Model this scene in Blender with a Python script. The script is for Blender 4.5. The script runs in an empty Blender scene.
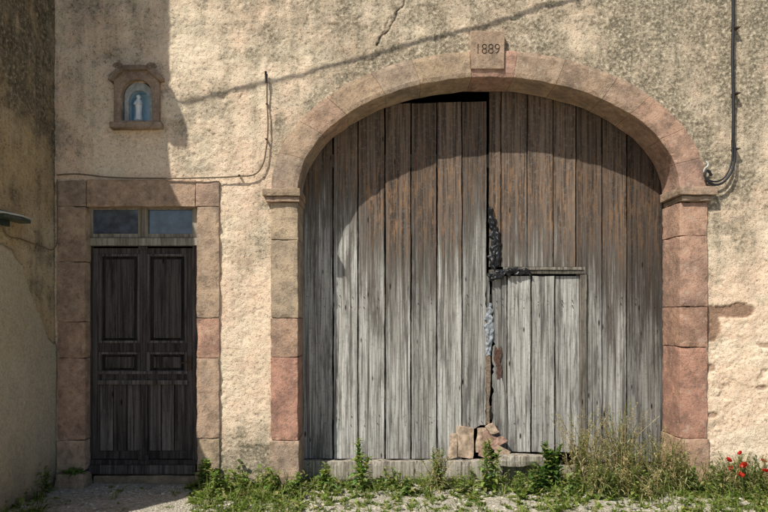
import bpy, bmesh, math, random
from mathutils import Vector, noise, Matrix
random.seed(7)
D=5.97; CAMZ=1.70
def PX(px,y=0.0): return (px-384)/100.0*(D+y)/D
def PZ(py,y=0.0): return CAMZ+(315-py)/100.0*(D+y)/D
sc=bpy.context.scene
col=sc.collection

# ------------------------------------------------------------------ helpers
def empty(name,parent=None):
    o=bpy.data.objects.new(name,None); col.objects.link(o)
    if parent: o.parent=parent
    return o
class MB:
    def __init__(s): s.v=[];s.f=[];s.t=[];s.m=[]
    def face(s,idx,tint=(1,1,1),m=0): s.f.append(idx); s.t.append(tint); s.m.append(m)
    def block(s,fn,nu=1,nv=1,nw=1,tint=(1,1,1),m=0):
        d={}
        def g(i,j,k):
            q=(i,j,k)
            if q not in d:
                d[q]=len(s.v); s.v.append(tuple(fn(i/nu,j/nv,k/nw)))
            return d[q]
        for i in range(nu):
            for j in range(nv):
                s.face([g(i,j,0),g(i,j+1,0),g(i+1,j+1,0),g(i+1,j,0)],tint,m)
                s.face([g(i,j,nw),g(i+1,j,nw),g(i+1,j+1,nw),g(i,j+1,nw)],tint,m)
        for i in range(nu):
            for k in range(nw):
                s.face([g(i,0,k),g(i+1,0,k),g(i+1,0,k+1),g(i,0,k+1)],tint,m)
                s.face([g(i,nv,k),g(i,nv,k+1),g(i+1,nv,k+1),g(i+1,nv,k)],tint,m)
        for j in range(nv):
            for k in range(nw):
                s.face([g(0,j,k),g(0,j,k+1),g(0,j+1,k+1),g(0,j+1,k)],tint,m)
                s.face([g(nu,j,k),g(nu,j+1,k),g(nu,j+1,k+1),g(nu,j,k+1)],tint,m)
    def box(s,x0,x1,y0,y1,z0,z1,tint=(1,1,1),m=0,seg=0.05,rough=0.0,M=None):
        nu=max(1,round((x1-x0)/seg)) if rough else 1
        nv=max(1,round((y1-y0)/seg)) if rough else 1
        nw=max(1,round((z1-z0)/seg)) if rough else 1
        sd=random.random()*50
        def fn(u,v,w):
            p=Vector((x0+(x1-x0)*u,y0+(y1-y0)*v,z0+(z1-z0)*w))
            if rough:
                q=p*6+Vector((sd,sd,0))
                p=p+Vector((noise.noise(q),noise.noise(q+Vector((31,0,0))),noise.noise(q+Vector((0,57,0)))))*rough
                e=(u in(0,1))+(v in(0,1))+(w in(0,1))
                if e>=2:
                    kx=abs(noise.noise(p*9+Vector((sd,0,0))))*rough*2.2
                    dd=Vector((-1 if u==1 else (1 if u==0 else 0),-1 if v==1 else (1 if v==0 else 0),-1 if w==1 else (1 if w==0 else 0)))
                    p=p+dd*kx
            if M: p=M@p
            return p
        s.block(fn,nu,nv,nw,tint,m)
    def tube(s,pts,r0,r1,sides=4,tint=(1,1,1),m=0):
        n=len(pts);rings=[]
        for i,p in enumerate(pts):
            p=Vector(p); a=Vector(pts[max(0,i-1)]); b=Vector(pts[min(n-1,i+1)])
            t=(b-a).normalized(); ref=Vector((0,0,1)) if abs(t.z)<.9 else Vector((1,0,0))
            x=t.cross(ref).normalized(); y=t.cross(x)
            r=r0+(r1-r0)*i/(n-1); ring=[]
            for k in range(sides):
                an=2*math.pi*k/sides
                ring.append(len(s.v)); s.v.append(tuple(p+x*math.cos(an)*r+y*math.sin(an)*r))
            rings.append(ring)
        for i in range(n-1):
            for k in range(sides):
                s.face([rings[i][k],rings[i][(k+1)%sides],rings[i+1][(k+1)%sides],rings[i+1][k]],tint,m)
        s.face(rings[0][::-1],tint,m); s.face(rings[-1],tint,m)
    def leaf(s,base,dr,L,W,droop=.4,tint=(1,1,1),m=0,seg=4,fold=.25):
        base=Vector(base); dr=Vector(dr).normalized()
        side=dr.cross(Vector((0,0,1)))
        if side.length<.05: side=Vector((1,0,0))
        side.normalize(); up=side.cross(dr)
        prev=None
        for i in range(seg+1):
            q=i/seg
            p=base+dr*L*q+Vector((0,0,-droop*q*q*L))
            w=W*.5*(math.sin(math.pi*min(1,(q*.88+.1)))**.8)
            if i==seg:
                c=len(s.v); s.v.append(tuple(p))
                s.face([prev[0],prev[1],c],tint,m); s.face([prev[1],prev[2],c],tint,m)
            else:
                c=len(s.v)
                s.v+= [tuple(p-side*w+up*w*fold),tuple(p),tuple(p+side*w+up*w*fold)]
                cur=(c,c+1,c+2)
                if prev:
                    s.face([prev[0],prev[1],cur[1],cur[0]],tint,m)
                    s.face([prev[1],prev[2],cur[2],cur[1]],tint,m)
                prev=cur
    def build(s,name,mats,parent=None,smooth=False,bevel=0,recalc=True,loc=None):
        me=bpy.data.meshes.new(name)
        if loc:
            lv=Vector(loc); vs=[tuple(Vector(v)-lv) for v in s.v]
        else: vs=s.v
        me.from_pydata(vs,[],s.f)
        a=me.attributes.new("tint",'FLOAT_COLOR','FACE')
        flat=[]
        for t in s.t: flat+=[t[0],t[1],t[2],1.0]
        a.data.foreach_set("color",flat)
        for m in mats: me.materials.append(m)
        me.polygons.foreach_set("material_index",s.m)
        if recalc:
            bm=bmesh.new(); bm.from_mesh(me); bmesh.ops.recalc_face_normals(bm,faces=bm.faces); bm.to_mesh(me); bm.free()
        if smooth: me.polygons.foreach_set("use_smooth",[True]*len(me.polygons))
        o=bpy.data.objects.new(name,me); col.objects.link(o)
        if loc: o.location=loc
        if parent: o.parent=parent
        if bevel:
            b=o.modifiers.new("bevel",'BEVEL'); b.width=bevel; b.segments=2; b.limit_method='ANGLE'; b.angle_limit=math.radians(45)
        return o
def plate(name,outer,holes,y0,y1,mat,parent=None,bevel=0.0):
    cu=bpy.data.curves.new(name,'CURVE'); cu.dimensions='2D'; cu.fill_mode='BOTH'
    for pl in [outer]+holes:
        sp=cu.splines.new('POLY'); sp.points.add(len(pl)-1)
        for i,(x,z) in enumerate(pl): sp.points[i].co=(x,z,0,1)
        sp.use_cyclic_u=True
    cu.extrude=(y1-y0)/2-bevel; cu.bevel_depth=bevel; cu.bevel_resolution=1; cu.offset=-bevel
    t=bpy.data.objects.new("tmp",cu); col.objects.link(t)
    dg=bpy.context.evaluated_depsgraph_get(); dg.update()
    me=bpy.data.meshes.new_from_object(t.evaluated_get(dg))
    bpy.data.objects.remove(t)
    me.transform(Matrix.Translation((0,(y0+y1)/2,0))@Matrix.Rotation(math.radians(90),4,'X'))
    me.materials.clear(); me.materials.append(mat)
    o=bpy.data.objects.new(name,me); col.objects.link(o)
    if parent: o.parent=parent
    return o

class NT:
    def __init__(s,name):
        s.mat=bpy.data.materials.new(name); s.mat.use_nodes=True
        s.t=s.mat.node_tree; s.b=s.t.nodes["Principled BSDF"]; s.out=s.t.nodes["Material Output"]
        s.b.inputs["Specular IOR Level"].default_value=.2
    def n(s,ty,**k):
        x=s.t.nodes.new(ty)
        for a,b in k.items(): setattr(x,a,b)
        return x
    def l(s,a,b): s.t.links.new(a,b)
    def setin(s,sock,v):
        if hasattr(v,'is_output'): s.l(v,sock)
        else:
            if isinstance(v,(tuple,list)) and len(v)==3 and sock.type=='RGBA': v=(*v,1)
            sock.default_value=v
    def coord(s): return s.n('ShaderNodeTexCoord').outputs['Object']
    def attr(s,name):
        a=s.n('ShaderNodeAttribute'); a.attribute_name=name; return a
    def sep(s,c):
        x=s.n('ShaderNodeSeparateColor'); s.l(c,x.inputs[0]); return x.outputs
    def scale(s,v,sx): 
        m=s.n('ShaderNodeMapping'); s.l(v,m.inputs[0]); m.inputs['Scale'].default_value=sx; return m.outputs[0]
    def noise(s,v,sc,det=5,rough=.6,dist=0):
        x=s.n('ShaderNodeTexNoise'); s.l(v,x.inputs['Vector']); x.inputs['Scale'].default_value=sc
        x.inputs['Detail'].default_value=det; x.inputs['Roughness'].default_value=rough; x.inputs['Distortion'].default_value=dist
        return x.outputs[0]
    def vor(s,v,sc,feature='F1'):
        x=s.n('ShaderNodeTexVoronoi',feature=feature); s.l(v,x.inputs['Vector']); x.inputs['Scale'].default_value=sc
        return x
    def math(s,op,a,b=0.0,clamp=False):
        x=s.n('ShaderNodeMath',operation=op,use_clamp=clamp); s.setin(x.inputs[0],a); s.setin(x.inputs[1],b); return x.outputs[0]
    def rng(s,v,a,b,c=0.0,d=1.0):
        x=s.n('ShaderNodeMapRange',interpolation_type='SMOOTHSTEP'); s.l(v,x.inputs[0])
        for i,q in enumerate((a,b,c,d)): x.inputs[1+i].default_value=q
        return x.outputs[0]
    def mix(s,f,a,b,mode='MIX'):
        x=s.n('ShaderNodeMix',data_type='RGBA',blend_type=mode); s.setin(x.inputs[0],f); s.setin(x.inputs[6],a); s.setin(x.inputs[7],b); return x.outputs[2]
    def bump(s,h,st=.5,dist=.01):
        x=s.n('ShaderNodeBump'); s.l(h,x.inputs['Height']); x.inputs['Strength'].default_value=st; x.inputs['Distance'].default_value=dist
        s.l(x.outputs[0],s.b.inputs['Normal'])
    def base(s,c,r=.9): s.setin(s.b.inputs['Base Color'],c); s.b.inputs['Roughness'].default_value=r

# ------------------------------------------------------------------ materials
def plaster(name,light,peach,grey,expo,bias=0.0):
    m=NT(name); P=m.coord(); ms=m.sep(m.attr("mask").outputs['Color'])
    n1=m.noise(P,1.3,4,.65); n2=m.noise(P,4.5,6,.68); n3=m.noise(P,80,2,.7); n5=m.noise(P,32,4,.7)
    st=m.noise(m.scale(P,(8,8,.5)),1,3,.65)
    c=m.mix(m.rng(n1,.36,.62),light,peach)
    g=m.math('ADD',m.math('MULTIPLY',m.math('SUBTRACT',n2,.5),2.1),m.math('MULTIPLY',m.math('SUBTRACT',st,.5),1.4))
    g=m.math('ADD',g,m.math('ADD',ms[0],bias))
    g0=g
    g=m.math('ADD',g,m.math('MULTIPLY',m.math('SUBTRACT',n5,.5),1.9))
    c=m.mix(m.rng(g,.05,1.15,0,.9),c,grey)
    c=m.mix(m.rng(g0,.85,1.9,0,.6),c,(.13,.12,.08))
    pits=m.math('ADD',m.math('MULTIPLY',g0,-.075),n5)
    c=m.mix(m.rng(pits,.39,.31,0,.7),c,tuple(q*.42 for q in grey))
    pits3=m.math('ADD',m.math('MULTIPLY',g0,-.05),n3)
    c=m.mix(m.rng(pits3,.42,.33,0,.6),c,tuple(q*.5 for q in grey))
    grain=m.rng(n5,.53,.64,0,.5)
    c=m.mix(grain,c,(light[0]*1.05,light[1]*1.06,light[2]*1.10))
    ex=m.mix(m.rng(n5,.4,.6),expo,tuple(q*.6 for q in expo))
    c=m.mix(ms[1],c,ex)
    c=m.mix(ms[2],c,(.05,.04,.03))
    m.base(c,.95)
    h=m.math('ADD',m.math('MULTIPLY',n3,.55),m.math('MULTIPLY',m.rng(n5,.3,.52),.45))
    m.bump(h,.75,.014)
    return m.mat
M_plaster=plaster("lime_plaster",(.84,.695,.51),(.82,.60,.43),(.345,.29,.205),(.40,.25,.17))
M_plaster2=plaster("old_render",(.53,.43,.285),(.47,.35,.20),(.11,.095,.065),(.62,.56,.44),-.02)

def stone(name):
    m=NT(name); P=m.coord(); t=m.attr("tint").outputs['Color']
    n1=m.noise(P,4,4,.7); n2=m.noise(P,80,2,.7); n3=m.noise(P,17,5,.72)
    c=m.mix(m.rng(n1,.3,.7),m.mix(1,t,(.70,.69,.70),'MULTIPLY'),m.mix(1,t,(1.3,1.24,1.18),'MULTIPLY'))
    c=m.mix(m.rng(n3,.50,.66,0,.6),c,(.17,.125,.09))
    c=m.mix(m.rng(n3,.46,.34,0,.5),c,(.56,.45,.345))
    c=m.mix(m.rng(n2,.30,.45,.5,0),c,(.09,.07,.05))
    m.base(c,.92)
    m.bump(m.math('ADD',n3,m.math('MULTIPLY',n2,.5)),.7,.015)
    return m.mat
M_stone=stone("sandstone")

def wood(name,dark,mid,light,stain=True):
    m=NT(name); P=m.coord(); t=m.sep(m.attr("tint").outputs['Color'])
    off=m.n('ShaderNodeCombineXYZ'); m.l(m.math('MULTIPLY',t[2],37),off.inputs[0]); m.l(m.math('MULTIPLY',t[2],11),off.inputs[2])
    va=m.n('ShaderNodeVectorMath',operation='ADD'); m.l(P,va.inputs[0]); m.l(off.outputs[0],va.inputs[1]); Q=va.outputs[0]
    g1=m.noise(m.scale(Q,(42,42,.75)),1,4,.6,.9)
    g2=m.noise(m.scale(Q,(170,170,2)),1,2,.7)
    g3=m.noise(m.scale(Q,(11,11,1.1)),1,5,.75)
    g4=m.noise(Q,30,4,.75)
    kn=m.vor(m.scale(Q,(8,8,2.2)),1).outputs['Distance']
    k=m.rng(kn,.04,.10,1,0)
    c=m.mix(m.rng(g1,.36,.64),mid,light)
    c=m.mix(m.rng(g3,.47,.64,0,.85),c,m.mix(.35,dark,mid))
    c=m.mix(m.rng(g1,.41,.30,0,.85),c,dark)
    c=m.mix(m.rng(g2,.34,.46,.6,0),c,dark)
    c=m.mix(m.rng(g4,.52,.7,0,.45),c,m.mix(.3,dark,mid))
    if stain:
        s=m.n('ShaderNodeSeparateXYZ'); m.l(P,s.inputs[0]); z=s.outputs[2]
        streak=m.noise(m.scale(Q,(34,34,.6)),1,4,.75)
        zz=m.math('ADD',z,m.math('MULTIPLY',m.math('SUBTRACT',streak,.5),3.2))
        zz=m.math('ADD',zz,m.math('MULTIPLY',m.math('SUBTRACT',g3,.5),1.4))
        zz=m.math('ADD',zz,m.math('MULTIPLY',t[1],1.0))
        c=m.mix(m.math('MULTIPLY',m.rng(g3,.40,.28,0,.4),m.rng(g4,.4,.55)),c,(.36,.32,.22))
        c=m.mix(m.rng(zz,1.5,2.6,0,.82),c,(.085,.068,.054))
        br=m.mix(m.rng(g1,.36,.62),(.055,.04,.032),(.19,.135,.10))
        og=m.noise(m.scale(Q,(38,38,4.5)),1,4,.8)
        ob=m.math('MULTIPLY',m.rng(og,.48,.62,0,.8),m.rng(z,3.7,2.9,.25,1))
        ob=m.math('MULTIPLY',ob,m.rng(z,2.0,2.6,.2,1))
        br=m.mix(ob,br,(.34,.185,.09))
        br=m.mix(m.rng(g4,.52,.64,0,.4),br,(.29,.26,.22))
        c=m.mix(m.rng(zz,2.3,3.1,0,.88),c,br)
    c=m.mix(k,c,(dark[0]*.7,dark[1]*.6,dark[2]*.5))
    cc=m.n('ShaderNodeCombineColor')
    for i in range(3): m.l(t[0],cc.inputs[i])
    c=m.mix(1,c,cc.outputs[0],'MULTIPLY')
    m.base(c,.85)
    h=m.math('ADD',m.math('MULTIPLY',g1,.8),m.math('MULTIPLY',g2,.7))
    m.bump(h,.85,.010)
    return m.mat
M_wood=wood("weathered_oak",(.05,.044,.038),(.29,.27,.24),(.60,.58,.535))
M_beam=wood("grey_timber",(.08,.065,.05),(.34,.295,.23),(.56,.505,.42),False)
M_door=wood("dark_door_wood",(.015,.013,.012),(.055,.047,.043),(.125,.11,.10),False)
M_frame=wood("window_frame_wood",(.14,.12,.09),(.38,.335,.255),(.55,.50,.41),False)

def simple(name,c,r=.7,sp=.3,var=.25,sc_=20,bump=.3):
    m=NT(name); P=m.coord(); n=m.noise(P,sc_,4,.65)
    m.base(m.mix(m.rng(n,.3,.7),tuple(x*(1-var) for x in c),tuple(min(1,x*(1+var)) for x in c)),r)
    m.b.inputs["Specular IOR Level"].default_value=sp
    if bump: m.bump(n,bump,.01)
    return m.mat
M_glass=simple("window_glass",(.06,.085,.12),.1,.9,.45,9,.08)
M_black=simple("black_plastic",(.012,.012,.014),.42,.45,.3,30,.1)
M_cloth=simple("pale_cloth",(.25,.27,.29),.85,.2,.5,30,.3)
M_cable=simple("cable_rubber",(.018,.018,.02),.55,.4)
M_wire=simple("wire_sheath",(.17,.12,.075),.7)
M_blue=simple("blue_paint",(.42,.60,.72),.7,.2,.15,12)
M_white=simple("white_plaster_paint",(.78,.81,.82),.5,.4,.08,25)
M_iron=simple("rusty_iron",(.06,.035,.022),.7,.4,.4,60)
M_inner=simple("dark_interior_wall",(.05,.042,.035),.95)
M_terra=simple("terracotta",(.43,.32,.23),.9,.1,.45,14,.6)
M_brick=simple("old_brick",(.30,.19,.145),.9,.1,.5,18,.6)
M_rooft=simple("roof_tiles",(.26,.12,.07),.9,.1,.4,6,.6)
M_lamp=simple("lamp_housing",(.42,.44,.42),.4,.5,.15)
M_lampd=simple("lamp_underside",(.03,.05,.04),.4,.5,.15)
def tinted(name,rough=.8,trans=0.0,var=.35,scn=30,spec=.25):
    m=NT(name); P=m.coord(); t=m.attr("tint").outputs['Color']; n=m.noise(P,scn,2,.6)
    c=m.mix(m.rng(n,.3,.7),m.mix(1,t,(1-var,1-var,1-var),'MULTIPLY'),m.mix(1,t,(1+var,1+var,1+var),'MULTIPLY'))
    m.base(c,rough); m.b.inputs["Specular IOR Level"].default_value=spec
    if trans:
        tr=m.n('ShaderNodeBsdfTranslucent'); m.l(m.mix(1,c,(1.5,1.7,.7),'MULTIPLY'),tr.inputs[0])
        mx=m.n('ShaderNodeMixShader'); mx.inputs[0].default_value=trans
        m.l(m.b.outputs[0],mx.inputs[1]); m.l(tr.outputs[0],mx.inputs[2]); m.l(mx.outputs[0],m.out.inputs[0])
    return m.mat
M_leaf=tinted("leaf_green",.55,.35)
M_pebble=tinted("pebble_stone",.9,0,.25,60,.1)
M_petal=tinted("poppy_petal",.6,.3,.15)
m=NT("gravelly_earth"); P=m.coord(); n1=m.noise(P,1.6,5,.65); n2=m.noise(P,28,5,.7); v=m.vor(P,55)
c=m.mix(m.rng(n2,.35,.62),(.32,.27,.195),(.58,.53,.43)); c=m.mix(m.rng(v.outputs['Distance'],.1,.5,.6,0),c,(.64,.60,.51))
c=m.mix(m.rng(n1,.52,.64,0,.6),c,(.13,.13,.06)); m.base(c,.95)
m.bump(m.math('ADD',n2,m.math('MULTIPLY',v.outputs['Distance'],-.6)),.9,.03); M_ground=m.mat

# ------------------------------------------------------------------ buildings
house=empty("stone_farmhouse")
neigh=empty("neighbouring_house")

def blob(px,py,cx,cy,rx,ry,seed=0,edge=.35):
    d=math.hypot((px-cx)/rx,(py-cy)/ry)
    if d>3: return 0
    d+=edge*noise.fractal(Vector((px*.045,py*.045,seed)),.6,2,5)
    return max(0,min(1,(1.1-d)/.2))
def seg_d(px,py,pl):
    best=1e9
    for (x0,y0),(x1,y1) in zip(pl,pl[1:]):
        dx,dy=x1-x0,y1-y0; t=max(0,min(1,((px-x0)*dx+(py-y0)*dy)/(dx*dx+dy*dy)))
        best=min(best,math.hypot(px-x0-dx*t,py-y0-dy*t))
    return best
cracks=[[(408,-20),(404,4),(397,10),(395,18),(390,26),(388,31),(381,36),(377,45)],[(395,18),(391,17),(386,24),(383,33)]]
AX=1.045; AZ=2.95
def front_hole(x,z):
    if -3.1<x<-1.75 and z<2.9: return True
    if z<AZ: 
        if abs(x-AX)<2.02: return True
    elif ((x-AX)/2.03)**2+((z-AZ)/1.24)**2<1: return True
    if PX(121)<x<PX(156) and PZ(123)<z<PZ(83): return True
    return False
def grid_wall(name,x0,x1,z0,z1,step,fn,hole,mat,parent):
    nx=int((x1-x0)/step); nz=int((z1-z0)/step)
    V=[];MK=[]
    for k in range(nz+1):
        z=z0+(z1-z0)*k/nz
        for i in range(nx+1):
            x=x0+(x1-x0)*i/nx
            p,mk=fn(x,z); V.append(p); MK+=[mk[0],mk[1],mk[2],1.0]
    F=[]
    for k in range(nz):
        zc=z0+(z1-z0)*(k+.5)/nz
        for i in range(nx):
            xc=x0+(x1-x0)*(i+.5)/nx
            if hole and hole(xc,zc): continue
            a=k*(nx+1)+i; F.append((a,a+1,a+nx+2,a+nx+1))
    me=bpy.data.meshes.new(name); me.from_pydata(V,[],F)
    a=me.attributes.new("mask",'FLOAT_COLOR','POINT'); a.data.foreach_set("color",MK)
    me.materials.append(mat); me.polygons.foreach_set("use_smooth",[True]*len(F))
    o=bpy.data.objects.new(name,me); col.objects.link(o); o.parent=parent
    return o
def ss(a,b,x):
    t=max(0,min(1,(x-a)/(b-a))); return t*t*(3-2*t)
def front_fn(x,z):
    px=384+x*100; py=485-z*100
    v=Vector((x,z,0))
    d=.014*noise.fractal(v*1.7,.8,2,3)+.006*noise.fractal(v*9,.7,2,3)+.002*noise.noise(v*38)
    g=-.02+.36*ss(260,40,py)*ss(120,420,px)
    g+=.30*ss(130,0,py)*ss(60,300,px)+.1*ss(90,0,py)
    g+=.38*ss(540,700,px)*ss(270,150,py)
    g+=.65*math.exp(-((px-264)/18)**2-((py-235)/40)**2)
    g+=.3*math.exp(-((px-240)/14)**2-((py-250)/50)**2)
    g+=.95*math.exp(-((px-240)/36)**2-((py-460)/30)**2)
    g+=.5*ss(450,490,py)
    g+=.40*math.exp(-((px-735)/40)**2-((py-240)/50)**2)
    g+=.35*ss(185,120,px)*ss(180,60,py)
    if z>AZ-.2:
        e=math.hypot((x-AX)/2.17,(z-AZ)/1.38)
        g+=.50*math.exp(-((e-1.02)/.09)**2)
    g-=.10*ss(250,330,py)
    g+=.32*noise.fractal(v*.9,.8,2,4)
    th=.36-.14*ss(300,80,py)
    pf=noise.fractal(v*1.9+Vector((3,8,5)),.65,2,6)
    peel=ss(th,th+.06,pf)
    pf2=noise.fractal(v*6+Vector((13,2,1)),.6,2,4); peel=max(peel,.8*ss(.42,.5,pf2))
    ex=max(blob(px,py,728,311,26,7,3),blob(px,py,712,324,10,18,5),blob(px,py,768,345,11,3,9)*.7,
           blob(px,py,711,368,6,4,2)*.8,blob(px,py,712,415,5,3,2)*.7,blob(px,py,762,388,6,3,4)*.7)
    cr=0
    if abs(px-393)<45 and py<60:
        for n_,c in enumerate(cracks):
            q=seg_d(px+1.5*noise.noise(v*30),py,c); cr=max(cr,ss((1.35,.9)[n_],.3,q)*(1,.6)[n_])
    flake=blob(px,py,745,420,50,60,12,.8)*(1-ex)
    d+=.010*flake
    d-=.006*peel
    y=-d+.014*ex+.012*cr
    y=max(y,-.021)
    g=g-.3*flake+.28*peel*(1-.6*flake)
    return (x,y,z),(max(0,min(1.2,g+.1)),min(1,ex),cr)
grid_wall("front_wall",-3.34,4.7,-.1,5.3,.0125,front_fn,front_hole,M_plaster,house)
def coarse(name,quads,mat,parent):
    V=[];F=[]
    for q in quads:
        n=len(V);V+=q;F.append(tuple(range(n,n+4)))
    me=bpy.data.meshes.new(name);me.from_pydata(V,[],F)
    a=me.attributes.new("mask",'FLOAT_COLOR','POINT'); a.data.foreach_set("color",[.45,0,0,1]*len(V))
    me.materials.append(mat);o=bpy.data.objects.new(name,me);col.objects.link(o);o.parent=parent;return o
coarse("outer_walls",[
 [(-3.34,0,5.3),(4.7,0,5.3),(4.7,0,6.7),(-3.34,0,6.7)],
 [(4.7,0,-.1),(9,0,-.1),(9,0,6.7),(4.7,0,6.7)],
 [(-9,0,-.1),(-3.34,0,-.1),(-3.34,0,6.7),(-9,0,6.7)],
 [(9,0,-.1),(9,8,-.1),(9,8,6.7),(9,0,6.7)],
 [(-9,8,-.1),(9,8,-.1),(9,8,6.7),(-9,8,6.7)],
 [(-9,0,-.1),(-9,8,-.1),(-9,8,6.7),(-9,0,6.7)]],M_plaster,house)
B=MB()
def roofslab(ya,za,yb,zb,x0,x1):
    def fn(u,v,w):
        y=ya+(yb-ya)*v; z=za+(zb-za)*v
        return (x0+(x1-x0)*u,y,z+.15*w+.02*math.sin(u*300))
    B.block(fn,200,8,1)
roofslab(-.35,6.6,4.0,9.0,-9.2,9.2); roofslab(8.35,6.6,4.0,9.0,-9.2,9.2)
B.build("roof",[M_rooft],house)
B=MB()
def room(x0,x1,y0,y1,z0,z1):
    n=len(B.v)
    B.v+=[(x0,y0,z0),(x1,y0,z0),(x1,y1,z0),(x0,y1,z0),(x0,y0,z1),(x1,y0,z1),(x1,y1,z1),(x0,y1,z1)]
    for f in [(0,1,2,3),(4,7,6,5),(1,5,6,2),(2,6,7,3),(3,7,4,0)]: B.face([n+i for i in f])
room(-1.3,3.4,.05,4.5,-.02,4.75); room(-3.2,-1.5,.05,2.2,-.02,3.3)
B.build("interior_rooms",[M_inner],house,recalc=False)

# ---- neighbouring house
SX,SZ=.89,1.62
prof=[(-60,170),(80,170),(150,168),(185,172),(215,188),(300,194),(430,197),(450,205),(485,236)]
def shx(py):
    for (a,xa),(b,xb) in zip(prof,prof[1:]):
        if py<=b: return xa+(xb-xa)*max(0,(py-a))/(b-a)
    return prof[-1][1]
def corner_y(z):
    y=1.3
    for _ in range(6):
        py=485-(z-y*SZ)*100
        y=(shx(min(485,py))-55)/100/SX
    return -y
def side_fn(s,z):
    yc=corner_y(z)+.012*noise.fractal(Vector((0,z*3,4)),.8,2,4)
    y=yc*s
    v=Vector((y,z,7))
    d=.012*noise.fractal(v*1.7,.8,2,3)+.006*noise.fractal(v*9,.7,2,3)+.002*noise.noise(v*38)
    edge=1.42+.85*ss(0,-.75,y)+.05*noise.fractal(v*4,.8,2,4)
    low=ss(edge+.012,edge-.012,z)
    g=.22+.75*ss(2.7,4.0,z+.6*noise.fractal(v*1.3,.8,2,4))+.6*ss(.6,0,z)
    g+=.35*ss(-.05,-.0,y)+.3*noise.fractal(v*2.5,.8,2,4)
    g-=.15*low
    cr=.5*max(0,1-abs(z-edge-.012)/.016)
    return (-3.29+d*.7+.018*low,y,z),(max(0,min(1,g)),.6*low*(1-.6*ss(.5,.0,z)),cr)
nx=100; nz=500
def side_grid():
    V=[];MK=[];F=[]
    for k in range(nz+1):
        z=-.1+8.1*k/nz
        for i in range(nx+1):
            p,mk=side_fn(-0.02+1.02*i/nx,z); V.append(p); MK+=[*mk,1.0]
    for k in range(nz):
        for i in range(nx):
            a=k*(nx+1)+i; F.append((a,a+1,a+nx+2,a+nx+1))
    for k in range(nz+1):
        z=-.1+8.1*k/nz; e=V[k*(nx+1)+nx]
        V.append((-9,e[1],z)); MK+=[.5,0,0,1]
    b=(nz+1)*(nx+1)
    for k in range(nz):
        F.append((k*(nx+1)+nx,b+k,b+k+1,(k+1)*(nx+1)+nx))
    n=len(V); V.extend([(-9,.0,8),(-3.29,.0,8)]); MK+=[.5,0,0,1]*2
    F.append((nz*(nx+1)+nx,b+nz,n,n+1))
    n=len(V); V.extend([(-9,0,-.1),(-9,0,8)]); MK+=[.5,0,0,1]*2
    F.append((b,n,n+1,b+nz))
    me=bpy.data.meshes.new("side_wall");me.from_pydata(V,[],F)
    a=me.attributes.new("mask",'FLOAT_COLOR','POINT'); a.data.foreach_set("color",MK)
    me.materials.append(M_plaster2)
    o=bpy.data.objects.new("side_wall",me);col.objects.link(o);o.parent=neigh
side_grid()
B=MB(); 
def fnr(u,v,w): return (-9.2+5.95*u,-1.45+1.9*v,8.0+.12*w+.5*v)
B.block(fnr,60,4,1); B.build("roof",[M_rooft],neigh)
cz=PZ(112)+1.29*SZ
B=MB()
def fb(u,v,w):
    a=(w-.5)*2; r=math.sqrt(max(.05,1-a*a))
    return (-3.36+.10*u,-1.28-.19*v*r,cz+.22*a)
B.block(fb,3,4,8); 
B.build("cable_junction_box",[M_lamp],neigh)

# ------------------------------------------------------------------ arch surround
TAN=(.44,.34,.24); PINK=(.45,.285,.21); RED=(.44,.245,.18); GP=(.39,.285,.205)
def jit(c,a=.06): 
    k=1+random.uniform(-a,a); return tuple(x*k*(1+random.uniform(-.03,.03)) for x in c)
B=MB()
ri=(1.90,1.12); ro=(2.17,1.385)
nvs=13; angs=[math.pi*(i+ (random.uniform(-.15,.15) if 0<i<nvs else 0))/nvs for i in range(nvs+1)]
for i in range(nvs):
    a0,a1=angs[i],angs[i+1]; g=.0005
    pr=random.uniform(-.002,.002)
    def fn(u,v,w,a0=a0,a1=a1,pr=pr):
        t=(a1-g)+((a0+g)-(a1-g))*u
        rx=ri[0]+(ro[0]-ri[0])*w; rz=ri[1]+(ro[1]-ri[1])*w
        p=Vector((AX+rx*math.cos(t),-.035+pr+.385*v,AZ+rz*math.sin(t)))
        q=p*7
        n=Vector((noise.noise(q),noise.noise(q+Vector((9,9,9)))*.8,noise.noise(q+Vector((0,30,0)))))*.010
        if w in(0,1) and v==0: n+=Vector((0,.006+.014*abs(noise.noise(q*2)),0))
        return p+n
    c=random.choice([GP,GP,(.39,.30,.22),(.41,.27,.20),(.37,.265,.19)])
    if i<3: c=(.44,.28,.21)
    B.block(fn,12,7,6,jit(c,.07))
def jamb(x0,x1,joints,cols,y0,y1,grow=.0):
    for k,(a,b) in enumerate(zip(joints,joints[1:])):
        gx=.012 if (grow and k==len(joints)-2) else 0
        pr=random.uniform(-.003,.003)
        B.box(x0-gx,x1+gx,y0+pr-gx,y1,PZ(b)+.0015,PZ(a)-.0015,jit(cols[k]),0,.04,.006)
jamb(PX(271),AX-1.90,[203,240,318,357,440,484],[TAN,(.43,.33,.235),(.45,.30,.215),RED,TAN],-.03,.35,1)
jamb(AX+1.90,PX(706),[202.5,236,307,347,438,484],[PINK,PINK,(.43,.255,.185),RED,(.44,.29,.21)],-.03,.35,1)
for (xa,xb,pa,pb) in [(PX(264),AX-1.90+.03,190,202),(AX+1.90-.03,PX(713),188,201)]:
    lft=xb<0
    B.box(xa,xb,-.095,.345,PZ(pb)+.045,PZ(pa)+.0,jit(GP),0,.04,.005)
    B.box(xa+.03,xb-.012 if lft else xb-.03,-.07,.345,PZ(pb)-.01,PZ(pb)+.043,jit(GP),0,.04,.005)
B.build("arch_stone_surround",[M_stone],house,bevel=.004)
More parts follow.
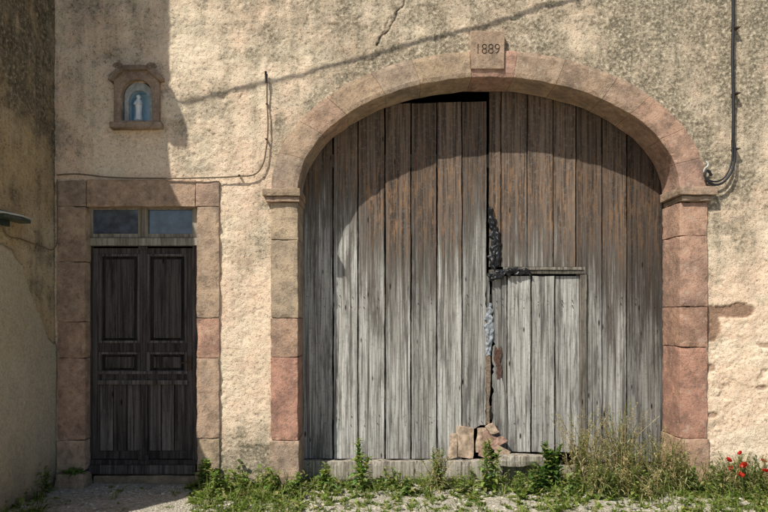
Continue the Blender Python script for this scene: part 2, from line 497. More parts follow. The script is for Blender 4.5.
def datestone():
    o=plate("date_stone",[(PX(470),PZ(71)),(PX(503),PZ(71)),(PX(503.5),PZ(34)),(PX(470),PZ(33))],[],-.058,.02,M_stone,house,.004)
    a=o.data.attributes.new("tint",'FLOAT_COLOR','FACE')
    a.data.foreach_set("color",[.36,.265,.19,1]*len(o.data.polygons))
    try:
        tc=bpy.data.curves.new("t",'FONT'); tc.body="1889"; tc.size=.145; tc.extrude=.008; tc.offset=-.0005; tc.align_x='CENTER'; tc.align_y='CENTER'
        t=bpy.data.objects.new("t",tc); col.objects.link(t)
        dg=bpy.context.evaluated_depsgraph_get(); dg.update()
        me=bpy.data.meshes.new_from_object(t.evaluated_get(dg)); bpy.data.objects.remove(t)
        me.transform(Matrix.Translation((PX(486.7),-.058,PZ(52)))@Matrix.Rotation(math.radians(90),4,'X')@Matrix.Diagonal((.88,1.0,1,1)))
        me.materials.clear(); me.materials.append(simple("carved_digits",(.13,.095,.065),.95))  # digit cuts get a darker brown than the block
        bm=bmesh.new(); bm.from_mesh(me); bmesh.ops.remove_doubles(bm,verts=bm.verts,dist=1e-5); bmesh.ops.recalc_face_normals(bm,faces=bm.faces); bm.to_mesh(me); bm.free()
        c=bpy.data.objects.new("cut",me); col.objects.link(c)
        md=o.modifiers.new("b",'BOOLEAN'); md.operation='DIFFERENCE'; md.object=c; md.solver='EXACT'; md.material_mode='TRANSFER'
        dg=bpy.context.evaluated_depsgraph_get(); dg.update()
        nm=bpy.data.meshes.new_from_object(o.evaluated_get(dg))
        o.modifiers.clear(); 
        if len(nm.polygons)>20: o.data=nm
        bpy.data.objects.remove(c)
    except Exception as e: print("text fail",e)
datestone()

# ------------------------------------------------------------------ small door surround
B=MB()
LT=(.38,.28,.205)
B.box(PX(57),PX(87),-.025,.13,PZ(207)+.002,PZ(181),jit(LT),0,.045,.006)
B.box(PX(87)+.002,PX(196),-.022,.13,PZ(207)+.001,PZ(180),jit((.40,.285,.21)),0,.045,.006)
B.box(PX(196)+.002,PX(220),-.024,.13,PZ(207)+.002,PZ(181),jit((.43,.30,.22)),0,.045,.006)
def jamb2(x0,x1,joints,cols):
    for k,(a,b) in enumerate(zip(joints,joints[1:])):
        B.box(x0+random.uniform(-.005,.005),x1+random.uniform(0,.004),-.025+random.uniform(-.003,.003),.13,PZ(b)+.0015,PZ(a)-.0015,jit(cols[k]),0,.04,.006)
jamb2(PX(58),PX(86),[207,262,322,358,440,471],[LT,LT,(.36,.24,.175),(.39,.26,.185),TAN])
jamb2(PX(197),PX(220),[207,318,358,438,471],[(.45,.315,.23),(.45,.275,.2),(.44,.33,.24),TAN])
B.box(PX(60),PX(89),-.11,.10,-.03,PZ(472),jit(LT),0,.045,.009)
B.box(PX(196),PX(222),-.05,.10,-.03,PZ(472),jit(LT),0,.045,.009)
B.box(PX(89)+.01,PX(196)-.01,.06,.5,-.03,.075,jit((.25,.2,.14)),0,.05,.008)
B.build("doorway_stone_surround",[M_stone],house,bevel=.004)

# ------------------------------------------------------------------ small panelled door
dr=empty("entrance_door",house)
B=MB(); Y=.10
def X(px): return PX(px,Y)
def Z(py): return PZ(py,Y)
def bx(a,b,c,d,y0,y1,m=0,t=None):
    B.box(X(a),X(b),y0,y1,Z(d),Z(c),t or (random.uniform(.7,1.2),0,random.random()),m)
bx(86,92,240,462,.085,.14); bx(193,201,240,462,.085,.14)
bx(92.3,99,248,459,Y,.14); bx(187,192.7,248,459,Y,.14); bx(140,147.5,248,459,Y-.006,.14)
for a,b in [(248,254),(343,352),(373,384),(451,459)]:
    bx(99.2,139.8,a,b,Y+.002,.14); bx(147.7,186.8,a,b,Y+.002,.14)
bx(139,148.5,246,250,Y-.02,.09); bx(138.5,149,455,461,Y-.02,.09)
for xa,xb in [(99,140),(147.5,187)]:
    for (a,b) in [(254,343),(352,373)]:
        bx(xa,xb,a,b,Y+.026,.138,0,(.45,0,random.random()))
        bx(xa+6,xb-6,a+5,b-5,Y+.006,Y+.0255,0,(random.uniform(.9,1.2),0,random.random()))
        for q in [(xa,xa+2.4,a,b),(xb-2.4,xb,a,b),(xa+2.5,xb-2.5,a,a+2.4),(xa+2.5,xb-2.5,b-2.4,b)]:
            bx(*q,Y-.010,Y+.0255,0,(random.uniform(1.3,1.9),0,random.random()))
    n=3
    for i in range(n):
        w=(xb-xa)/n; bx(xa+w*i+.5,xa+w*(i+1)-.5,384,451,Y+.014,.138,0,(random.uniform(1.0,2.1),0,random.random()))
for q in [(98,188,380,384.5),(98,188,371,374)]: bx(*q,Y-.018,Y-.0105,0,(1.6,0,.3))
bx(86,200,459.5,464,.07,.16); bx(87,197,464.2,473,.05,.16,0,(1.3,0,.3))
B.build("door_leaf",[M_door],dr,bevel=.003)
B=MB()
bx(86,201,238.5,246,.05,.135,0,(.8,0,.2))
for q in [(87,94,207,238),(193,200,207,238),(139,149,208,238),(94.2,138.8,207,210),(94.2,138.8,234,238),(149.2,192.8,207,210),(149.2,192.8,234,238)]:
    bx(*q,.075,.12,0,(random.uniform(.6,1.05),0,random.random()))
B.build("transom_frame",[M_frame],dr,bevel=.003)
B=MB(); bx(93,140,209,235,.098,.103); bx(148,194,209,235,.098,.103); B.build("transom_glass",[M_glass],dr)
B=MB()
B.tube([(X(190),Y-.03,Z(362)),(X(187),Y-.05,Z(362)),(X(181),Y-.05,Z(363))],.008,.007,8)
B.box(X(188),X(192),Y-.012,Y-.001,Z(370),Z(356))
B.build("door_handle",[M_iron],dr)

# ------------------------------------------------------------------ barn door
bd=empty("barn_door",house)
YD=.375
def arch_top(x,clear=.0):
    q=1-((x-AX)/(ri[0]+.05))**2
    return AZ+(ri[1]+.05-clear)*math.sqrt(max(0,q))
def plank(B,pa,pb,pz0,ztop,t,y=YD,th=.03,m=0,rag0=0,rag1=0,ragend=0,gap=.42):
    gap=gap*random.uniform(.8,2.2)
    xa=PX(pa+gap,y); xb=PX(pb-gap,y); z0=PZ(pz0,y); sd=random.random()*60
    ph=random.uniform(-.009,.007); lean=random.uniform(-.010,.010)
    zt=max(ztop(xa),ztop(xb)) if callable(ztop) else PZ(ztop,y)
    nw=max(2,int((zt-z0)/.03))
    cup=random.uniform(-.009,.003)
    def fn(u,v,w):
        x=xa+(xb-xa)*u
        top=ztop(x) if callable(ztop) else zt
        bot=z0+ragend*noise.noise(Vector((x*40,sd,0)))
        z=bot+(top-bot)*w
        e=.005*noise.noise(Vector((z*3,sd,u*3)))+.0025*noise.noise(Vector((z*20,sd,u*3)))
        rf=.12+.88*ss(2.25,1.9,z)
        if u==1 and rag1: e-=rag1*rf*max(0,noise.fractal(Vector((z*7,sd,2)),.7,2,4)+.1)
        if u==0 and rag0: e+=rag0*rf*max(0,noise.fractal(Vector((z*7,sd,2)),.7,2,4)+.1)
        yy=y+th*v+ph+lean*(w-.5)+.006*noise.noise(Vector((z*1.1,sd,0)))+cup*(4*(u-.5)**2)
        return (x+e,yy,z)
    B.block(fn,4,1,nw,t,m)
def rt(b=1,br=0): return (b*random.uniform(.76,1.16),br+random.uniform(-.15,.15),random.random())
BL=MB()
seams=[299,333,358,385,411,437,462,487]
for i,(a,b) in enumerate(zip(seams,seams[1:])):
    top=(lambda x: min(arch_top(x), PZ(101.5,YD)+ (x-1)*.03)) if a>=380 else (lambda x:arch_top(x))
    plank(BL,a,b,459 if i<6 else 427,top,rt(1.0,[-.45,-.35,.05,.2,.1,-.05,-.2][i]),rag1=.03 if i==6 else 0,ragend=.006 if i<6 else .06)
BL.build("left_leaf",[M_wood],bd,bevel=.003)
BR=MB()
seams=[488.5,501,527,553,576,602,627,668]
for i,(a,b) in enumerate(zip(seams,seams[1:])):
    bot=267 if b<=580 else 462
    plank(BR,a,b,bot,lambda x:arch_top(x),rt([1,1,1.05,1,.9,.75,.7][i],[.1,.15,.15,.1,.15,.4,.45][i]),y=YD+.004,rag0=.03 if i==0 else 0)
BR.build("right_leaf",[M_wood],bd,bevel=.003)
BW=MB()
ws=[492,507,531,555,580]
for i,(a,b) in enumerate(zip(ws,ws[1:])):
    plank(BW,a,b,452,276,rt([.75,1.1,1.1,1.05][i],-.95),y=YD-.010,rag0=.05 if i==0 else 0,ragend=.012)
BW.build("wicket_leaf",[M_wood],bd,bevel=.003)
BW=MB()
Yw=YD-.035
BW.box(PX(489,Yw),PX(584,Yw),Yw,Yw+.028,PZ(274,Yw),PZ(269.5,Yw),(.30,0,.4),0,.04,.003)
BW.box(PX(580.5,Yw),PX(587,Yw),Yw+.004,Yw+.04,PZ(452,Yw),PZ(274.5,Yw),(.5,0,.7),0,.04,.003)
BW.box(PX(503,Yw),PX(585,Yw),Yw-.01,Yw+.0,PZ(270,Yw),PZ(267,Yw),(.6,0,.1),0,.04,.002)
BW.build("wicket_frame",[M_beam],bd,bevel=.002)
BT=MB()
BT.box(PX(300,.3),PX(503,.3),.27,.36,PZ(480,.3),PZ(460.5,.3),(1.0,0,.2),0,.05,.008)
BT.box(PX(503.5,.3),PX(668,.3),.29,.37,PZ(482,.3),PZ(466,.3),(.75,0,.5),0,.05,.008)
BT.box(PX(499,.2),PX(551,.2),.15,.29,PZ(466,.2),PZ(455,.2),(.95,0,.8),0,.05,.01)
BT.build("threshold_beams",[M_beam],bd,bevel=.004)
BI=MB()
for pz in (150,300,420):
    BI.box(-.9,1.0,YD+.045,YD+.10,PZ(pz)-.07,PZ(pz)+.07,(.6,0,.3)); BI.box(1.03,2.95,YD+.045,YD+.10,PZ(pz)-.07,PZ(pz)+.07,(.6,0,.3))
BI.build("inner_rails",[M_beam],bd)
BK=MB()
def shard(pts,y,th,t,m=0):
    n=len(BK.v)
    q=[]
    for i,(a,b) in enumerate(pts):
        c,d=pts[(i+1)%len(pts)]
        for s_ in range(4):
            f=s_/4; q.append((a+(c-a)*f+random.uniform(-.5,.5),b+(d-b)*f+random.uniform(-.5,.5)))
    k=len(q)
    BK.v+=[(PX(a,y),y,PZ(b,y)) for a,b in q]+[(PX(a,y),y+th,PZ(b,y)) for a,b in q]
    BK.face([n+i for i in range(k)],t,m); BK.face([n+k+i for i in range(k)][::-1],t,m)
    for i in range(k): BK.face([n+i,n+(i+1)%k,n+k+(i+1)%k,n+k+i],t,m)
shard([(495,346),(498,350),(501,346),(502,352),(500,362),(502,372),(500,380),(497,379),(497,368),(494,358)],.35,.02,(1,0,.1),1)
shard([(497,380),(502,378),(506,400),(509,425),(507,446),(502,440),(500,412)],.352,.02,(.8,-1,.1),0)
shard([(486,356),(490,352),(491,380),(489,400),(490,425),(486,424),(487,400)],.355,.02,(1,0,.1),2)
shard([(486.5,275),(489.5,278),(489,300),(490,340),(488,352),(487,320)],.36,.02,(.6,-1,.1),0)
BK.build("broken_boards",[M_wood,simple("rust_red_wood",(.10,.055,.04),.8,.2,.5,40),simple("broken_raw_wood",(.22,.165,.12),.9,.1,.4,50)],bd)
BN=MB()
def nail(px,py,y):
    c=Vector((PX(px,y),y,PZ(py,y))); r=random.uniform(.004,.006)
    BN.tube([c+Vector((0,.012,0)),c+Vector((0,-.006,0))],r,r*.8,7)
for cols,y in ([[299,333,358,385,411,437,462,487],YD-.003],[[488,501,527,553,576,602,627,664],YD]):
    for a,b in zip(cols,cols[1:]):
        for r in (146,154,297,305,417,424):
            if y==YD and b<=580 and r>260: continue
            for q in (.25,.75):
                if random.random()<.8: nail(a+(b-a)*q+random.uniform(-1.5,1.5),r+random.uniform(-2.5,2.5),y)
for a,b in zip(ws,ws[1:]):
    for r in (300,306,425): 
        for q in (.3,.7): nail(a+(b-a)*q,r+random.uniform(-2,2),YD-.014)
BN.build("nails",[M_iron],bd)
def crumple(name,pts,w,mat,y0,seed,amp=.03,parent=bd,fr=16):
    B=MB(); n=60; mcols=18; rows=[]
    for i in range(n+1):
        s=i/n*(len(pts)-1); k=min(int(s),len(pts)-2); f=s-k
        a,b=pts[k],pts[k+1]; px=a[0]+(b[0]-a[0])*f; py=a[1]+(b[1]-a[1])*f; ww=(w[k]+(w[k+1]-w[k])*f)
        tx,ty=b[0]-a[0],b[1]-a[1]; L=math.hypot(tx,ty); nxx,nyy=-ty/L,tx/L
        row=[]
        for j in range(mcols+1):
            q=(j/mcols-.5)
            ed=1+.9*noise.noise(Vector((i*.22,seed,1 if q>0 else 5)))
            x=PX(px+nxx*ww*q*ed,y0); z=PZ(py+nyy*ww*q*ed,y0)
            v=Vector((x*fr,z*fr*.7,seed))
            yy=y0-amp*(.5+abs(noise.fractal(v,.9,2,3))*1.6)*(1-(2*q)**4*.8)
            x+=.012*noise.noise(v*1.5); z+=.012*noise.noise(v*1.5+Vector((5,5,5)))
            row.append(len(B.v)); B.v.append((x,yy,z))
        rows.append(row)
    for i in range(n):
        for j in range(mcols): B.face([rows[i][j],rows[i][j+1],rows[i+1][j+1],rows[i+1][j]])
    o=B.build(name,[mat],parent,recalc=False,smooth=True)
    s=o.modifiers.new("s",'SOLIDIFY'); s.thickness=.003
    return o
crumple("torn_plastic_sheet",[(490,208),(493,225),(496,240),(495,255),(493,272)],[4,8,10,11,8],M_black,.37,3)
crumple("torn_plastic_strip",[(488,279),(500,274),(512,271),(527,272),(531,275)],[7,9,7,6,3],M_black,.335,8)
crumple("stuffed_rag",[(490,303),(489,318),(490,335),(488,356)],[4,7,8,5],M_cloth,.37,5,.022)
BF=MB()
def tile(cx,cy,w,h,ang,y,t=.03,tilt=.25,m=0,kx=.012):
    M=Matrix.Translation((PX(cx,y),y,PZ(cy,y)))@Matrix.Rotation(math.radians(ang),4,'Y')@Matrix.Rotation(-tilt,4,'X')
    skew=random.uniform(-.2,.2)
    S=Matrix(((1,0,skew,0),(0,1,0,0),(random.uniform(-.15,.15),0,1,0),(0,0,0,1)))
    BF.box(-w/2,w/2,-t/2,t/2,-h/2,h/2,(1,1,1),m,.04,kx,M@S)
tile(465,442,.19,.33,4,.345,.028,.08,0,.008); tile(453,446,.09,.26,-8,.32,.02,.08,0,.008)
tile(482,440,.13,.26,-4,.36,.02,.05,0,.008)
tile(489,438,.18,.12,28,.32,.03,.2,1); tile(498,443,.19,.10,-38,.29,.03,.3,1); tile(492,429,.12,.10,60,.34,.03,.2,0)
tile(484,452,.14,.12,12,.29,.03,.3,1); tile(502,452,.15,.09,30,.26,.04,.1,0)
BF.build("terracotta_shards",[M_terra,M_brick],bd,bevel=.003)

# ------------------------------------------------------------------ statue niche
ni=empty("statue_niche")
def arc_shape(x0,x1,yb,yt,n=14):
    cx=(x0+x1)/2; r=(x1-x0)/2; ys=yt+r*1.0
    pts=[(PX(x0),PZ(yb)),(PX(x1),PZ(yb))]
    for i in range(n+1):
        a=math.pi*i/n; pts.append((PX(cx+r*math.cos(a)),PZ(ys-r*math.sin(a))))
    return pts
def P2(l): return [(PX(a),PZ(b)) for a,b in l]
def tnt(o,c):
    a=o.data.attributes.new("tint",'FLOAT_COLOR','FACE'); a.data.foreach_set("color",[*c,1]*len(o.data.polygons)); return o
NC=(.31,.235,.175)
tnt(plate("niche_frame",P2([(116,124),(161,124),(161,83),(151,72),(126,72),(116,83)]),[arc_shape(123.5,154,122,81)],-.055,.16,M_stone,ni,.006),NC)
tnt(plate("niche_sill",P2([(113,130),(164,130),(164,124.3),(113,124.3)]),[],-.085,.02,M_stone,ni,.006),NC)
tnt(plate("niche_cornice",P2([(112,83),(116,83),(127,73),(150,73),(161,83),(165,83),(164,78),(153,68.5),(124,68.5),(113,78)]),[],-.095,.02,M_stone,ni,.006),(.26,.2,.15))
B=MB()
for cx,sgn in ((123,-1),(154,1)):
    pts=[]
    for i in range(14):
        a=i*.5; r=5.0*(1-i/16); pts.append((PX(cx+sgn*r*math.cos(a)),-.09,PZ(70.5-r*.7*math.sin(a))))
    B.tube(pts,.018,.009,8,(.22,.165,.125))
B.build("niche_scrolls",[M_stone],ni,smooth=True)
plate("inner_frame",arc_shape(124,153.5,121.8,82),[arc_shape(128.5,149,120.5,90)],.005,.035,simple("grey_painted_wood",(.34,.35,.34),.7),ni,.003)
plate("niche_back",arc_shape(124,154,122,81),[],.15,.158,M_blue,ni)
B=MB(); sh=arc_shape(127.5,150,121,89,20); n=len(sh)
for i in range(n):
    a=sh[i]; b=sh[(i+1)%n]; q=len(B.v)
    B.v+=[(a[0],.034,a[1]),(b[0],.034,b[1]),(b[0],.15,b[1]),(a[0],.15,a[1])]; B.face([q,q+1,q+2,q+3])
B.build("niche_vault",[M_blue],ni,recalc=False)
st=empty("madonna_statue")
B=MB(); cx=PX(138.7,.07); zb=PZ(120.6,.07); H=.265
prof2=[(0,.034),(.03,.040),(.06,.037),(.18,.031),(.32,.029),(.45,.031),(.58,.036),(.68,.037),(.76,.031),(.80,.019),(.83,.0165),(.87,.022),(.92,.0235),(.96,.019),(.99,.010),(1.0,.002)]
S=20; rings=[]
for (h,r) in prof2:
    ring=[]
    for k in range(S):
        a=2*math.pi*k/S; fold=1+.10*math.sin(a*6+h*4)*(1 if h<.75 else 0)
        dep=.72 if h<.8 else 1
        ring.append(len(B.v)); B.v.append((cx+r*fold*math.cos(a),.07+r*fold*dep*math.sin(a),zb+H*h))
    rings.append(ring)
for i in range(len(rings)-1):
    for k in range(S): B.face([rings[i][k],rings[i][(k+1)%S],rings[i+1][(k+1)%S],rings[i+1][k]])
B.face(rings[0][::-1])
for s_ in (-1,1):
    B.tube([(cx+s_*.033,.068,zb+H*.72),(cx+s_*.036,.05,zb+H*.60),(cx+s_*.015,.034,zb+H*.62),(cx+s_*.003,.030,zb+H*.70)],.011,.005,8)
B.build("robed_figure",[M_white],st,smooth=True)
st.parent=ni

# ------------------------------------------------------------------ cables
def cable(name,pts,r,mat,cyc=True,parent=None,res=6):
    cu=bpy.data.curves.new(name,'CURVE'); cu.dimensions='3D'; cu.bevel_depth=r; cu.bevel_resolution=3; cu.use_fill_caps=True
    sp=cu.splines.new('BEZIER'); sp.bezier_points.add(len(pts)-1)
    for b,p in zip(sp.bezier_points,pts): b.co=p; b.handle_left_type=b.handle_right_type='AUTO'
    cu.resolution_u=res; cu.materials.append(mat)
    o=bpy.data.objects.new(name,cu); col.objects.link(o)
    if parent: o.parent=parent
    return o
rc=empty("power_cable")
yc=-.05
cable("conduit",[(PX(a,yc),yc,PZ(b,yc)) for a,b in [(732.5,-60),(733.2,20),(732.6,60),(733.5,100),(733,148)]],.015,M_cable,parent=rc)
cable("loop",[(PX(a,yc-.02),yc-.02,PZ(b,yc)) for a,b in [(733,135),(735,155),(733,168),(727,179),(718,185),(710,183),(705,176),(707,171),(712,176)]],.012,M_cable,parent=rc)
cable("loop_inner",[(PX(a,yc),yc,PZ(b,yc)) for a,b in [(732,140),(732,160),(728,172),(721,180),(711,181),(704,176)]],.009,M_cable,parent=rc)
cable("frayed_end",[(PX(a,yc),yc,PZ(b,yc)) for a,b in [(706,175),(704,170),(708,165),(706,161)]],.008,simple("pale_tape",(.6,.58,.55),.6),parent=rc)
B=MB()
for pz in (30,95,150): B.box(PX(730.5),PX(736.5),-.068,-.0,PZ(pz)-.005,PZ(pz)+.005)
B.build("cable_clips",[M_iron],rc)
tw=empty("telephone_wire"); yw=-.035
cable("wire",[(PX(a,yw),yw if b>182 or b<176 or a>222 else -.045,PZ(b,yw)) for a,b in [(57,175),(75,174),(110,177.5),(160,178.5),(205,178),(240,176),(255,174),(262,166),(266,150),(268,125),(267,100),(267,74)]],.0075,M_wire,parent=tw)
cable("wire_end",[(PX(267),-.035,PZ(84)),(PX(266.5),-.04,PZ(73))],.012,M_cable,parent=tw)
B=MB()
for a,b in ((240,176),(267,140),(267.5,105)): B.box(PX(a)-.01,PX(a)+.01,-.047,.0,PZ(b)-.005,PZ(b)+.005)
B.build("wire_clips",[M_iron],tw)
a=Vector((-3.29,-1.30,PZ(100)+1.3*SZ-.06)); b=Vector((5.2,.0,PZ(485)+5.92))
pts=[]
for i in range(9):
    t=i/8; p=a.lerp(b,t); p.z-=.10*4*t*(1-t); pts.append(p)
cable("overhead_cable",pts,.013,M_cable,res=12)

wl=empty("wall_lamp"); B=MB()
def lf(u,v,w):
    y=-.62-.42*v; tx=1-.25*abs(2*v-1)
    return (-3.27+.17*u*tx,y,2.545+.035*w*(1-.6*u))
B.block(lf,5,8,2,(1,1,1),0)
def lf2(u,v,w): 
    y=-.645-.37*v; tx=1-.25*abs(2*v-1)
    return (-3.25+.135*u*tx,y,2.515+.029*w)
B.block(lf2,5,8,1,(1,1,1),1)
B.box(-3.30,-3.262,-.90,-.76,2.47,2.60,(1,1,1),1)
B.build("lamp_head",[M_lamp,M_lampd],wl,bevel=.004)
cable("lamp_wire",[(-3.275,-.85,2.47),(-3.268,-.8,2.40),(-3.268,-.6,2.385),(-3.268,-.3,2.36),(-3.262,-.05,2.37),(-3.25,-.03,2.6),(-3.25,-.03,3.05)],.006,M_wire,parent=wl)

# ------------------------------------------------------------------ ground
def gz(x,y):
    v=Vector((x,y,0))
    return .018*noise.fractal(v*2,.8,2,4)+.008*noise.noise(v*14)+.02*ss(2.9,3.7,x)-(.01 if y>-.02 else 0)
def ground():
    V=[];F=[];nx,ny=300,110
    for j in range(ny+1):
        y=-2.6+2.7*j/ny
        for i in range(nx+1):
            x=-4+9*i/nx; V.append((x,y,gz(x,y)))
    for j in range(ny):
        for i in range(nx):
            a=j*(nx+1)+i;F.append((a,a+1,a+nx+2,a+nx+1))
    n=len(V); R=300
    V.extend([(-R,-R,-.035),(R,-R,-.035),(R,R,-.035),(-R,R,-.035)]); F.append((n,n+1,n+2,n+3))
    me=bpy.data.meshes.new("ground");me.from_pydata(V,[],F);me.materials.append(M_ground)
    me.polygons.foreach_set("use_smooth",[True]*len(F))
    o=bpy.data.objects.new("ground",me);col.objects.link(o)
ground()
B=MB()
for _ in range(5200):
    x=random.uniform(-3.5,4.3); y=-abs(random.gauss(0,.6)) if random.random()<.5 else random.uniform(-1.7,0.25)
    if y>0 and not(-.8<x<2.9): y=-y
    if y<-2: continue
    if x<-1.6 and random.random()<.6: continue
    r=random.choice([.004,.005,.006,.008,.008,.01,.012,.018])*random.uniform(.7,1.3)
    g=random.uniform(.38,.66); tint=(g,g*random.uniform(.86,.94),g*random.uniform(.68,.82))
    n=len(B.v); rot=random.uniform(0,6); z=gz(x,y)-.2*r
    for rr,zz in ((1,.0),(.75,.55)):
        for k in range(6):
            a=rot+k*math.pi/3; q=r*rr*random.uniform(.75,1.2)
            B.v.append((x+q*math.cos(a),y+q*.8*math.sin(a),z+r*zz*random.uniform(.8,1.2)))
    for k in range(6): B.face([n+k,n+(k+1)%6,n+6+(k+1)%6,n+6+k],tint)
    B.face([n+6+k for k in range(6)],tint)
B.build("gravel",[M_pebble])

# ------------------------------------------------------------------ plants
def green(): 
    k=random.uniform(.75,1.4); return random.choice([(.12*k,.175*k,.03*k),(.165*k,.215*k,.045*k),(.08*k,.125*k,.025*k),(.22*k,.245*k,.065*k),(.25*k,.235*k,.09*k)])
def rdir(el):
    a=random.uniform(0,2*math.pi); e=math.radians(el); return Vector((math.cos(a)*math.cos(e),math.sin(a)*math.cos(e),math.sin(e)))
B=MB()
dens=[(0,45,50,1.15),(45,190,12,.5),(190,300,190,1.15),(300,400,110,.9),(400,480,80,.85),(480,520,40,.85),(520,580,80,1.1),(580,690,95,1.05),(690,790,140,1.15)]
for a,b,n,s in dens:
    for _ in range(int(n*2.0)):
        px=random.uniform(a,b); y=-random.random()**1.2*1.15-.02
        if 300<px<660 and random.random()<.25: y=random.uniform(-.05,.22)
        x=PX(px,y); c=Vector((x,y,gz(x,y)-.004)); sz=s*random.uniform(.6,1.3)*(1.15 if y>-.5 else .8)
        kind=random.random()
        if kind<.6:
            for _k in range(random.randint(6,12)):
                B.leaf(c+Vector((random.uniform(-.02,.02),random.uniform(-.02,.02),0)),rdir(random.uniform(15,70)),random.uniform(.05,.11)*sz,random.uniform(.018,.04)*sz,random.uniform(.2,.8),green())
        elif kind<.82:
            for _k in range(random.randint(8,20)):
                B.leaf(c+Vector((random.uniform(-.03,.03),random.uniform(-.03,.03),0)),rdir(random.uniform(45,85)),random.uniform(.08,.2)*sz,random.uniform(.004,.008),random.uniform(.1,.6),green(),0,4,.1)
        else:
            h=random.uniform(.08,.17)*sz; tip=c+Vector((random.uniform(-.03,.03),random.uniform(-.03,.03),h)); B.tube([c,(c+tip)/2+Vector((.005,0,0)),tip],.002,.0012,4,(.14,.18,.05))
            for k in range(9):
                p=c.lerp(tip,.2+.8*k/8); B.leaf(p,rdir(random.uniform(0,50)),random.uniform(.03,.06)*sz,random.uniform(.012,.022)*sz,.4,green())
B.build("ground_weeds",[M_leaf],recalc=False)
def upright(px,y,h,n=1,w=.045,lf=.11,tone=None,name="weed_plant"):
    B=MB(); x=PX(px,y); c=Vector((x,y,gz(x,y)))
    for _s in range(n):
        b=c+Vector((random.uniform(-.05,.05)*(n>1),random.uniform(-.04,.04)*(n>1),-.01))
        hh=h*random.uniform(.65,1.0) if _s else h
        lean=Vector((random.uniform(-.07,.07),random.uniform(-.05,.03),0))
        pts=[b+Vector((0,0,hh*t))+lean*t*t for t in (0,.25,.5,.75,1)]
        B.tube(pts,.0055,.0025,5,(.16,.2,.06))
        N=int(hh/.011)
        for k in range(N):
            t=.06+.94*k/N; i=min(3,int(t*4)); p=pts[i].lerp(pts[i+1],t*4-i)
            L=lf*(1-.5*t)*random.uniform(.75,1.3)
            g=tuple(q*random.uniform(.8,1.25) for q in tone) if tone and random.random()<.7 else green()
            a=k*2.4+random.uniform(-.3,.3); e=math.radians(random.uniform(10,45)+25*t)
            B.leaf(p,Vector((math.cos(a)*math.cos(e),math.sin(a)*math.cos(e),math.sin(e))),L,w*(1-.4*t)*random.uniform(.7,1.1),random.uniform(.25,.7),g)
    B.build(name,[M_leaf],recalc=False,loc=c)
PG=(.23,.29,.09); DG=(.08,.14,.03); YG=(.28,.31,.13)
upright(363,-.12,.50,4,.05,.15,PG)
upright(437,-.14,.42,5,.03,.11,YG)
upright(488,-.2,.52,4,.045,.14,PG)
upright(553,-.12,.44,6,.06,.14,DG)
upright(538,-.25,.28,5,.055,.12,DG)
upright(206,-.14,.30,6,.055,.13,PG)
upright(218,-.35,.24,5,.05,.12,PG)
upright(240,-.12,.2,4,.05,.12,PG)
upright(325,-.18,.26,5,.05,.12,PG)
upright(18,-.3,.36,6,.05,.14,PG)
upright(42,-.2,.28,5,.045,.12,PG)
upright(270,-.2,.22,4,.05,.12,PG)
upright(298,-.3,.2,4,.05,.1,YG)
upright(405,-.35,.2,4,.04,.1,PG)
upright(390,-.1,.22,4,.04,.1,YG)
upright(462,-.3,.2,4,.04,.1,YG)
upright(520,-.2,.2,4,.03,.08,PG)
upright(575,-.3,.22,5,.045,.1,PG)
upright(610,-.3,.26,4,.035,.1,YG)
upright(640,-.3,.26,4,.05,.1,PG)
upright(690,-.25,.28,5,.05,.11,PG)
B=MB(); c=Vector((PX(75,-.05),-.06,PZ(472)-.0))
for _ in range(36): B.leaf(c+Vector((random.uniform(-.06,.06),random.uniform(-.03,.02),0)),rdir(random.uniform(20,75)),random.uniform(.07,.16),random.uniform(.02,.04),.5,(.14,.22,.055))
B.build("fern_tuft",[M_leaf],recalc=False,loc=c)
def dry(px,y,h,n,spread,g=.3):
    B=MB(); x=PX(px,y); c=Vector((x,y,gz(x,y)))
    for _ in range(int(n*1.8)):
        b=c+Vector((random.gauss(0,spread*.6),random.gauss(0,.05),-.01)); hh=h*random.uniform(.4,1.08)
        tn=random.choice([(.42,.34,.18),(.52,.43,.26),(.34,.275,.14)]) if random.random()>g else (.18,.21,.065)
        ln=Vector((random.gauss(0,.13),random.gauss(0,.07),0))*hh*1.7
        pts=[b+Vector((0,0,hh*t))+ln*t*t for t in (0,.25,.5,.75,1)]
        B.tube(pts,.0028,.0016,3,tn)
        if random.random()<.75:
            for k in range(26):
                t=.5+.5*k/26; i=3 if t>=.75 else 2; p=pts[i].lerp(pts[i+1],(t*4-i))
                B.leaf(p,rdir(random.uniform(10,70)),random.uniform(.02,.045),.010,.3,tn,0,2)
        for k in range(5):
            t=random.uniform(.05,.7); i=int(t*4); p=pts[i].lerp(pts[i+1],t*4-i)
            B.leaf(p,rdir(random.uniform(30,75)),random.uniform(.1,.22),.009,.7,tn,0,5,.1)
    B.build("dry_grass",[M_leaf],recalc=False,loc=c)
dry(580,-.12,.70,36,.07); dry(597,-.2,.54,26,.07); dry(620,-.15,.82,50,.08); dry(632,-.25,.54,24,.08)
dry(657,-.15,.60,38,.10); dry(678,-.2,.50,30,.10,.5); dry(605,-.35,.32,26,.15,.6); dry(437,-.1,.38,16,.05); dry(648,-.4,.28,24,.15,.6)
dry(720,-.3,.32,30,.18,.75); dry(755,-.35,.36,34,.18,.75); dry(738,-.12,.34,26,.15,.6)
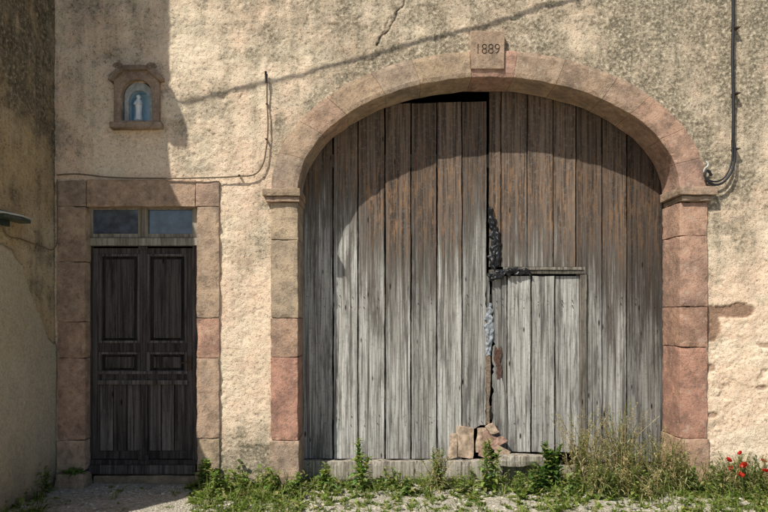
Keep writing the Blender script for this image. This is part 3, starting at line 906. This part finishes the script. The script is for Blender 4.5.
def poppy(px,py,y,r=.035,face=None):
    B=MB(); top=Vector((PX(px,y),y,PZ(py,y))); b=Vector((top.x+random.uniform(-.06,.06),y+random.uniform(-.05,.05),-.01))
    mid=(top+b)/2+Vector((random.uniform(-.02,.02),0,.02))
    B.tube([b,mid,top],.002,.0015,5,(.10,.14,.05),0)
    ax=Vector((random.uniform(-.7,.7),random.uniform(-.6,.1),random.uniform(.5,.9))).normalized(); u=ax.cross(Vector((0,0,1))).normalized(); v=ax.cross(u)
    for k in range(4):
        a=k*math.pi/2+.3; d=(u*math.cos(a)+v*math.sin(a)); sd=(-u*math.sin(a)+v*math.cos(a)); rows=[]
        for i in range(5):
            q=i/4; wd=r*1.15*math.sin(math.pi*(.12+.62*q)); row=[]
            for j in range(5):
                s=j/4-.5; p=top+d*r*q*.9+sd*wd*s*1.5+ax*(r*.95*q*q+.006*noise.noise(Vector((px+i*.7,j*.8,k))) + r*.3*s*s+.001*k)
                row.append(len(B.v)); B.v.append(tuple(p))
            rows.append(row)
        for i in range(4):
            for j in range(4): B.face([rows[i][j],rows[i][j+1],rows[i+1][j+1],rows[i+1][j]],(.50,.018,.008),1)
    B.tube([top,top+ax*.008,top+ax*.014],.006,.004,6,(.02,.02,.015),0)
    B.build("poppy",[M_leaf,M_petal],recalc=False,loc=b)
for px,py,y in [(731,469,-.3),(740,476,-.45),(728,461,-.2),(763,462,-.3),(766,472,-.45),(741,454,-.25),(745,467,-.4)]:
    poppy(px,py,y,random.uniform(.022,.034))

# ------------------------------------------------------------------ light, world, camera
w=bpy.data.worlds.new("World"); sc.world=w; w.use_nodes=True; nt=w.node_tree
sky=nt.nodes.new('ShaderNodeTexSky'); sky.sky_type='NISHITA'; sky.sun_disc=False
dirn=Vector((SX,1.0,-SZ)).normalized()
sky.sun_elevation=math.asin(-dirn.z); sky.sun_rotation=math.atan2(-SX,-1.0)
nt.links.new(sky.outputs[0],nt.nodes['Background'].inputs[0]); nt.nodes['Background'].inputs[1].default_value=.09
sl=bpy.data.lights.new("sun",'SUN'); sl.energy=5; sl.angle=math.radians(.5); sl.color=(1,.965,.88)
so=bpy.data.objects.new("sun",sl); col.objects.link(so); so.rotation_euler=dirn.to_track_quat('-Z','Y').to_euler(); so.location=(-5,-6,10)
cam=bpy.data.cameras.new("camera"); co=bpy.data.objects.new("camera",cam); col.objects.link(co)
co.location=(0,-D,CAMZ); co.rotation_euler=(math.radians(90),0,0)
cam.sensor_width=36; cam.lens=36*D/7.68; cam.shift_y=.59/7.68; cam.clip_end=1000
sc.camera=co
sc.view_settings.view_transform='Standard'; sc.view_settings.look='None'; sc.view_settings.exposure=0
